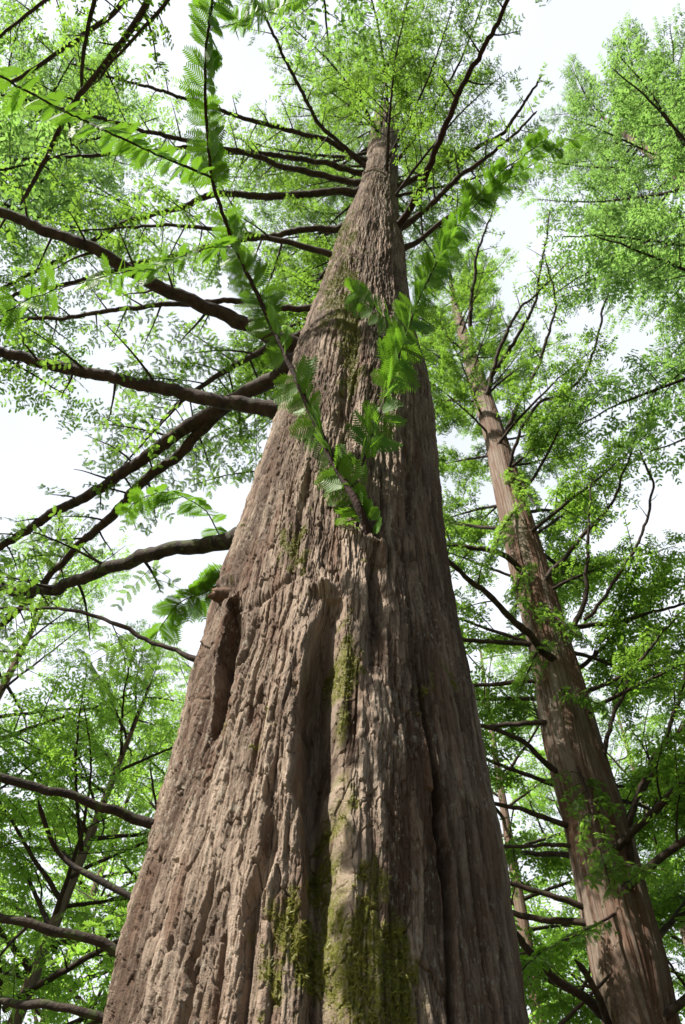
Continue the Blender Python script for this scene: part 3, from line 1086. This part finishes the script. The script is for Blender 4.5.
def sprouts(root):
    """young shoots growing from the bark in front: every needle modelled"""
    def shoot(start, pts, ranges, r0, r1, seed, leaf=0.085, gap=0.034, t0=0.05, tpl=TPL_HI, roll=0.5):
        rng = np.random.default_rng(seed)
        P = [start] if start is not None else []
        for (x, y), r in zip(pts, ranges):
            P.append(at_range(x, y, r))
        P = np.array(P)
        seg = np.concatenate([[0], np.cumsum(np.linalg.norm(np.diff(P, axis=0), axis=1))])
        m = max(16, int(seg[-1] / 0.03))
        s = np.linspace(0, seg[-1], m)
        Q = np.stack([np.interp(s, seg, P[:, c]) for c in range(3)], -1)
        for _ in range(3):
            Q[1:-1] = 0.25 * Q[:-2] + 0.5 * Q[1:-1] + 0.25 * Q[2:]
        Q[1:-1] += rng.normal(0, 0.0016, (m - 2, 3))
        wood, leaf_a = Acc(), Acc()
        rr = np.linspace(r0, r1, m)
        v, q = tubes(Q[None], rr[None], 8)
        wood.add(v, q)
        # leaves sit in uneven bunches and hang at different angles
        cuts = np.linspace(0, 1, max(2, int(seg[-1] / 0.16) + 1))
        for a, b in zip(cuts[:-1], cuts[1:]):
            if b <= t0:
                continue
            i0, i1 = int(max(a, t0) * (m - 1)), int(b * (m - 1)) + 1
            if i1 - i0 < 3 or rng.random() < 0.05:
                continue
            leaves_on(leaf_a, Q[None, i0:i1], 0.0, gap * rng.uniform(0.6, 0.88), leaf * rng.uniform(0.85, 1.2), rng, tpl, roll=roll * 0.6, ang=66)
        o0 = Q[0]
        wood.v = [x - o0 for x in wood.v]
        leaf_a.v = [x - o0 for x in leaf_a.v]
        b = link('leafy_shoot', wood.mesh('leafy_shoot', M_TWIG), root, Vector(o0) - root.location)
        link('foliage', leaf_a.mesh('foliage', M_LEAF_NEAR, smooth=False), b)
        return Q
    p0, h0 = T1.hit(376, 543)
    base = T1.surf(np.array(p0), np.array(h0), T1.R(h0) - 0.03)
    r_b = float(np.hypot(base[0], base[1]))
    # long shoot up to the top left
    Q = shoot(base, [(362, 512), (330, 455), (295, 375), (262, 305), (230, 235), (212, 182), (205, 110), (206, 45), (215, -20), (222, -60)],
              [r_b * 0.95, r_b * 0.92, r_b * 0.88, r_b * 0.83, r_b * 0.77, r_b * 0.70, r_b * 0.62, r_b * 0.53, r_b * 0.44, r_b * 0.38], 0.018, 0.005, 31, leaf=0.12, gap=0.046, t0=0.08)
    fork = Q[int(np.argmin(np.abs(project(Q)[1] - 178)))]
    rf = float(np.hypot(fork[0], fork[1]))
    shoot(fork, [(170, 160), (110, 133), (50, 104), (0, 76), (-30, 60)], [rf * 1.02, rf * 1.04, rf * 1.06, rf * 1.07, rf * 1.08], 0.007, 0.004, 32, leaf=0.10, gap=0.06)
    b2 = Q[int(np.argmin(np.abs(project(Q)[1] - 495)))]
    r2 = float(np.hypot(b2[0], b2[1]))
    Q3 = shoot(b2, [(370, 440), (388, 390), (402, 345), (418, 300), (440, 255), (470, 205), (500, 172), (545, 140)],
               [r2 * 0.97, r2 * 0.95, r2 * 0.92, r2 * 0.89, r2 * 0.86, r2 * 0.83, r2 * 0.82, r2 * 0.82], 0.008, 0.003, 33, leaf=0.14, gap=0.042)
    s3 = Q3[int(np.argmin(np.abs(project(Q3)[1] - 335)))]
    r3 = float(np.hypot(s3[0], s3[1]))
    shoot(s3, [(385, 318), (365, 302), (352, 290)], [r3 * 0.99, r3 * 0.98, r3 * 0.97], 0.003, 0.0015, 34, leaf=0.10, gap=0.05)
    s4 = Q3[int(np.argmin(np.abs(project(Q3)[1] - 215)))]
    r4 = float(np.hypot(s4[0], s4[1]))
    shoot(s4, [(500, 185), (540, 160), (580, 135)], [r4 * 1.03, r4 * 1.05, r4 * 1.06], 0.003, 0.0015, 35, leaf=0.10, gap=0.06, t0=0.2)
    # tuft round the foot of the shoot
    for i, (x, y) in enumerate([(340, 515), (352, 490), (368, 515), (338, 490)]):
        shoot(base, [((x + 376) / 2, (y + 535) / 2), (x, y)], [r_b * 0.97, r_b * 0.95], 0.002, 0.001, 40 + i, leaf=0.085, gap=0.05, t0=0.4)
    # shoot hanging left of the main one with pale young leaves
    s5 = Q[int(np.argmin(np.abs(project(Q)[1] - 245)))]
    r5 = float(np.hypot(s5[0], s5[1]))
    shoot(s5, [(205, 248), (160, 264), (110, 275), (60, 288), (30, 298), (6, 312)], [r5 * 1.0, r5 * 1.0, r5 * 1.01, r5 * 1.02, r5 * 1.03, r5 * 1.03], 0.004, 0.0015, 50, leaf=0.10, gap=0.05)
    s6 = Q[int(np.argmin(np.abs(project(Q)[1] - 30)))]
    r6 = float(np.hypot(s6[0], s6[1]))
    shoot(s6, [(240, 22), (270, 10), (310, -4), (350, -15)], [r6 * 1.01, r6 * 1.02, r6 * 1.03, r6 * 1.04], 0.003, 0.0015, 51, leaf=0.09, gap=0.05)
    # drooping shoots off the left limbs
    h_e = edge_h(T1, 240, 540)
    for sd, pts, hh in ((60, [(222, 540), (205, 508), (170, 490), (140, 497), (125, 512)], h_e + 0.35), (61, [(232, 560), (215, 590), (180, 600), (158, 630), (150, 650)], h_e - 0.15)):
        P = [at_height(x, y, hh - 0.05 * i) for i, (x, y) in enumerate(pts)]
        shoot(None, pts, [float(np.hypot(p[0], p[1])) for p in P], 0.004, 0.0015, sd, leaf=0.11, gap=0.045)


root1 = main_tree()
sprouts(root1)


# ------------------------------------------------------------------ the second redwood
def second_tree():
    base = T2.axis(0.0)
    root = thing('dawn_redwood', 'slimmer red-brown redwood right of the huge trunk, its streaked trunk leaning towards the top left', 'tree', Vector(base), 'redwood trees')
    rows = trunk_rows(T2, 1070, 250, 1.3)
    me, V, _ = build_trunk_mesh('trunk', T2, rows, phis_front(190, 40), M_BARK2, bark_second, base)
    link('trunk', me, root)
    rng = np.random.default_rng(5)

    def limb(pts, rise, w0, w1, seed, mat=M_WOOD, **kw):
        h0 = edge_h(T2, *pts[0])
        a = dict(sides=10, step=0.07, wobble=0.007, s0=0.42, lat_gap=0.3, lat_len=1.0, leaf_size=0.08, leaf_gap=0.06, extend=0.8, bare=0.2, tpl=TPL_LO, ter_gap=0.16, ter_len=0.35)
        a.update(kw)
        return drawn_branch(root, pts, h0, rise, w0 * 0.78, w1 * 0.72, np.random.default_rng(seed), mat, M_LEAF, **a)
    limb([(560, 668), (545, 650), (510, 610), (470, 575), (440, 545)], 0.6, 11, 8, 301)
    limb([(545, 647), (525, 643), (490, 638), (440, 634)], 0.5, 8, 6, 302)
    limb([(525, 575), (510, 560), (480, 552), (440, 545)], 0.5, 9, 6, 303)
    limb([(560, 728), (544, 722), (510, 724), (470, 730)], 0.3, 8, 6, 304)
    limb([(565, 778), (551, 769), (525, 745), (494, 731), (460, 722)], 0.5, 8, 6, 305)
    limb([(545, 682), (526, 679), (500, 682), (470, 684)], 0.3, 7, 5, 306)
    limb([(578, 828), (561, 822), (519, 808), (480, 800)], 0.3, 8, 6, 307)
    limb([(580, 848), (565, 844), (535, 846), (480, 848)], 0.3, 6, 5, 308)
    limb([(592, 910), (576, 905), (545, 893), (516, 886), (480, 875)], 0.3, 9, 6, 309)
    limb([(595, 926), (578, 922), (545, 920), (516, 915), (480, 905)], 0.3, 10, 8, 310)
    limb([(606, 1018), (585, 1000), (551, 975), (520, 940), (500, 915)], 0.4, 13, 10, 311, leafy=False)
    limb([(610, 1030), (600, 1000), (585, 972), (575, 960)], 0.3, 11, 8, 312, leafy=False, extend=0.0)
    limb([(550, 1034), (580, 1005), (598, 988), (613, 971)], 0.4, 6, 4, 313, leafy=False, extend=0.0, s0=2.0)
    # leafy twigs sprouting from its bark
    for k, (pts, out) in enumerate((([(618, 912), (600, 922), (575, 936), (545, 950), (515, 975)], 1.3), ([(600, 858), (622, 862), (645, 872)], 0.5), ([(560, 690), (580, 696), (602, 705)], 0.5),
                                    ([(540, 600), (560, 622), (585, 640)], 0.5), ([(520, 505), (505, 525), (490, 560)], 0.6), ([(575, 760), (590, 800), (598, 850), (612, 890)], 0.7),
                                    ([(548, 640), (535, 655), (520, 690)], 0.6), ([(505, 470), (520, 480), (535, 505)], 0.5),
                                    ([(530, 560), (518, 580), (515, 615)], 0.5))):
        p0, h0 = T2.hit(*pts[0])
        q0 = T2.surf(np.array(p0), np.array(h0))
        r0 = float(np.hypot(q0[0], q0[1]))
        drawn_branch(root, pts, h0, 0, 3.0, 1.2, np.random.default_rng(350 + k), M_TWIG, M_LEAF_NEAR if k == 0 else M_LEAF, ranges=(r0 + 0.04, r0 - out), s0=0.12, lat_gap=0.09, lat_len=0.32,
                     ter_gap=0.08, ter_len=0.16, leaf_gap=0.04, leaf_size=0.075, tpl=TPL_MID, droop=0.35)
    # rising limbs on the right
    limb([(610, 860), (622, 840), (640, 794), (669, 722), (680, 690)], 1.8, 11, 6, 320, bare=0.4)
    limb([(625, 900), (632, 880), (636, 820), (650, 760), (700, 700)], 1.8, 9, 5, 321)
    limb([(590, 790), (602, 760), (612, 720), (640, 660), (660, 640)], 2.0, 8, 4, 322)
    limb([(560, 655), (569, 640), (583, 601), (588, 554), (590, 520)], 2.2, 9, 4, 323, bare=0.5)
    limb([(540, 600), (545, 580), (565, 560), (608, 508), (620, 480)], 2.0, 8, 4, 324, bare=0.4)
    limb([(585, 620), (610, 585), (626, 558), (647, 519), (654, 483), (640, 450)], 2.4, 5, 3, 325, bare=0.95, extend=0, main_leaves=False)
    limb([(505, 480), (520, 430), (540, 400), (563, 397), (585, 375), (601, 331), (609, 293)], 3.0, 5, 3, 326, bare=0.97, extend=0, main_leaves=False)
    limb([(500, 440), (520, 400), (540, 360), (555, 310), (550, 285)], 3.0, 7, 3, 327, bare=0.5)
    limb([(485, 400), (500, 350), (520, 310), (550, 280)], 3.0, 7, 3, 328, bare=0.5)
    limb([(470, 360), (470, 310), (475, 260), (490, 220)], 3.0, 7, 3, 329, bare=0.5)
    limb([(480, 390), (510, 350), (535, 290), (545, 240)], 3.2, 7, 3, 330, bare=0.5)

    kinds = [BranchKind(400 + i, 3.4, 0.045, (0.32 + 0.07 * i, 0.06 * i - 0.05), M_WOOD, M_LEAF, lat_len=1.15, lat_gap=0.13, leaf_size=0.08, leaf_gap=0.042, ter_gap=0.09, ter_len=0.38, tpl=TPL_LO, droop=0.2) for i in range(4)]
    n = 76
    for i in range(n):
        f = (i + rng.random() * 0.8) / n
        h = 4.5 + f * 21.6
        az = i * 2.39996 + rng.normal(0, 0.3)
        front = abs((az + math.pi / 2 + 0.60 + math.pi) % (2 * math.pi) - math.pi)
        if front < 1.0 and f < 0.48:
            az += 2.1
        L = 3.3 * (1 - 0.45 * f) * rng.uniform(0.75, 1.15)
        k = kinds[i % 4]
        k.place(root, T2.axis(h), az, pitch=rng.normal(0.1 + 0.35 * f, 0.12), roll=rng.normal(0, 0.3), scale=L / k.length)


second_tree()


# ------------------------------------------------------------------ other trees of the wood
def simple_trunk(root, h, r, seed, mat):
    rng = np.random.default_rng(seed)
    n, k = 90, 28
    z = np.linspace(0, h, n)
    a = np.arange(k) * 2 * math.pi / k
    Z, A = np.meshgrid(z, a, indexing='ij')
    rad = r * (1 - Z / h) ** 0.8 + 0.015 + r * 0.5 * np.exp(-Z / 0.5)
    cx, cy = np.cos(A) * 0.3, np.sin(A) * 0.3
    n1 = fbm(cx * 14, cy * 14, Z * 0.8, seed, 3)
    rad = rad * (1 + 0.10 * n1)
    V = np.stack([np.cos(A) * rad + 0.15 * np.sin(Z * 0.25 + seed), np.sin(A) * rad + 0.15 * np.cos(Z * 0.2 + seed), Z - 0.15], -1).reshape(-1, 3)
    V[:, :2] -= np.array([0.15 * math.sin(seed), 0.15 * math.cos(seed)])
    i = np.arange(n * k).reshape(n, k)
    j = np.roll(i, -1, 1)
    q = np.stack([i[:-1], j[:-1], j[1:], i[1:]], -1).reshape(-1, 4)
    at = {'tone': np.clip(0.5 + 0.5 * n1, 0, 1).ravel(), 'red': np.clip(0.3 - n1, 0, 0.7).ravel(), 'moss': np.zeros(n * k)}
    link('trunk', new_mesh('trunk', V, q, None, mat, at), root)
    return lambda hh: np.array([0.15 * math.sin(hh * 0.25 + seed) - 0.15 * math.sin(seed), 0.15 * math.cos(hh * 0.2 + seed) - 0.15 * math.cos(seed), hh])


def wood_tree(name, label, x, y, h, r, crown0, spread, n, kinds, seed, mat, cat='tree', group=None, pitch=0.2, shape='cone'):
    root = thing(name, label, cat, (x, y, 0), group)
    ax = simple_trunk(root, h, r, seed, mat)
    rng = np.random.default_rng(seed)
    for i in range(n):
        f = (i + rng.random() * 0.9) / n
        hh = crown0 + f * (h * 0.97 - crown0)
        if shape == 'cone':
            L = spread * (1 - 0.75 * f)
        else:
            L = spread * (0.55 + 0.45 * math.sin(math.pi * min(1, 0.15 + 0.85 * f))) * (1 - 0.35 * f)
        L *= rng.uniform(0.75, 1.15)
        k = kinds[i % len(kinds)]
        k.place(root, ax(hh) + np.array([x, y, 0]), i * 2.39996 + rng.normal(0, 0.3), pitch=rng.normal(pitch + 0.35 * f, 0.15), roll=rng.normal(0, 0.3), scale=L / k.length)
    return root


def bearing_xy(x, y, r):
    p = at_range(x, y, r)
    return p[0], p[1]


pale = [BranchKind(500 + i, 3.4, 0.045, (0.12 + 0.05 * i, -0.06 * i), M_WOOD, M_LEAF_PALE, lat_len=1.25, lat_gap=0.13, leaf_size=0.068, leaf_gap=0.042, ter_gap=0.085, ter_len=0.36, tpl=TPL_LO) for i in range(4)]
leafy = [BranchKind(600 + i, 3.0, 0.04, (0.15 + 0.08 * i, -0.08 * i), M_WOOD, M_LEAF_BG, lat_len=1.3, lat_gap=0.16, leaf_size=0.075, leaf_gap=0.047, ter_gap=0.12, ter_len=0.36, tpl=TPL_LO, droop=0.3) for i in range(4)]

wood_tree('dawn_redwood', 'pale green redwood crown reaching in along the right edge, its trunk out of sight', 8.35, 3.6, 36, 0.40, 3.8, 5.6, 99, pale, 71, M_BARK2, group='redwood trees', pitch=0.12, shape='round')
wood_tree('dawn_redwood', 'redwood whose thin leafy boughs speckle the sky in the top left corner', -7.7, 3.2, 26, 0.36, 8.5, 5.3, 60, pale, 72, M_BARK2, group='redwood trees', pitch=0.1)

def tree_overhead():
    x, y = -1.0, -4.0
    root = wood_tree('dawn_redwood', 'redwood whose bare dark limbs hang into the top left corner from above', x, y, 23, 0.32, 9.5, 4.4, 48, pale, 73, M_BARK2, group='redwood trees', pitch=0.1)
    rng = np.random.default_rng(74)
    for pts, h, w in (([(149, 0), (120, 42), (70, 107), (40, 170), (20, 205)], 9.0, 7), ([(172, 0), (120, 53), (95, 84)], 8.9, 4), ([(128, 0), (80, 36), (29, 73), (-40, 110)], 9.6, 5),
                      ([(91, 0), (82, 60), (80, 85), (90, 115)], 9.3, 5), ([(62, -10), (20, 20), (-30, 60)], 10.0, 4)):
        P = [at_height(px, py, h + 0.12 * i) for i, (px, py) in enumerate(pts)]
        s0 = np.array([x, y, h - 0.5])
        P = np.array([s0, s0 * 0.5 + P[0] * 0.5] + P)
        z = project(P)[2]
        wood, leaf = Acc(), Acc()
        grow(wood, leaf, P, 0.05, w * z[-1] / F_PX / 2 * 0.6, rng, s0=0.5, lat_gap=0.3, lat_len=0.8, leaf_size=0.055, bare=0.35, tpl=TPL_LO)
        for a in (wood, leaf):
            a.v = [v - s0 for v in a.v]
        b = link('branch', wood.mesh('branch', M_WOOD), root, Vector(s0) - root.location)
        link('foliage', leaf.mesh('foliage', M_LEAF, smooth=False), b)


tree_overhead()

BG = [
    ('leafy green tree filling the bottom left corner behind the low mossy limbs', (10, 1000), 9.0, 9.5, 0.16, 3.2),
    ('tall loose-leaved tree at the left edge, showing above the low limbs', (-110, 860), 11.0, 13, 0.22, 3.6),
    ('leafy tree just left of the huge trunk, half hidden behind it', (150, 900), 14.0, 14.5, 0.22, 3.8),
    ('dense leafy tree in the gap between the two redwood trunks', (535, 950), 13.0, 15, 0.24, 3.8),
    ('leafy tree behind the streaked red-brown trunk, showing to its right', (700, 930), 13.5, 13, 0.22, 3.8),
    ('farthest leafy tree seen low on the left beyond the corner tree', (60, 980), 19.0, 17, 0.26, 4.8),
    ('leafy tree standing far back low between the trunks', (590, 960), 20.0, 19, 0.28, 4.8),
]
for i, (lab, (px, py), r, h, rad, spread) in enumerate(BG):
    x, y = bearing_xy(px, py, r)
    wood_tree('leafy_tree', lab, x, y, h, rad * 0.62, 1.8, spread, 44, leafy, 80 + i, M_BARK2, group='leafy trees behind the redwoods', pitch=0.15, shape='round')
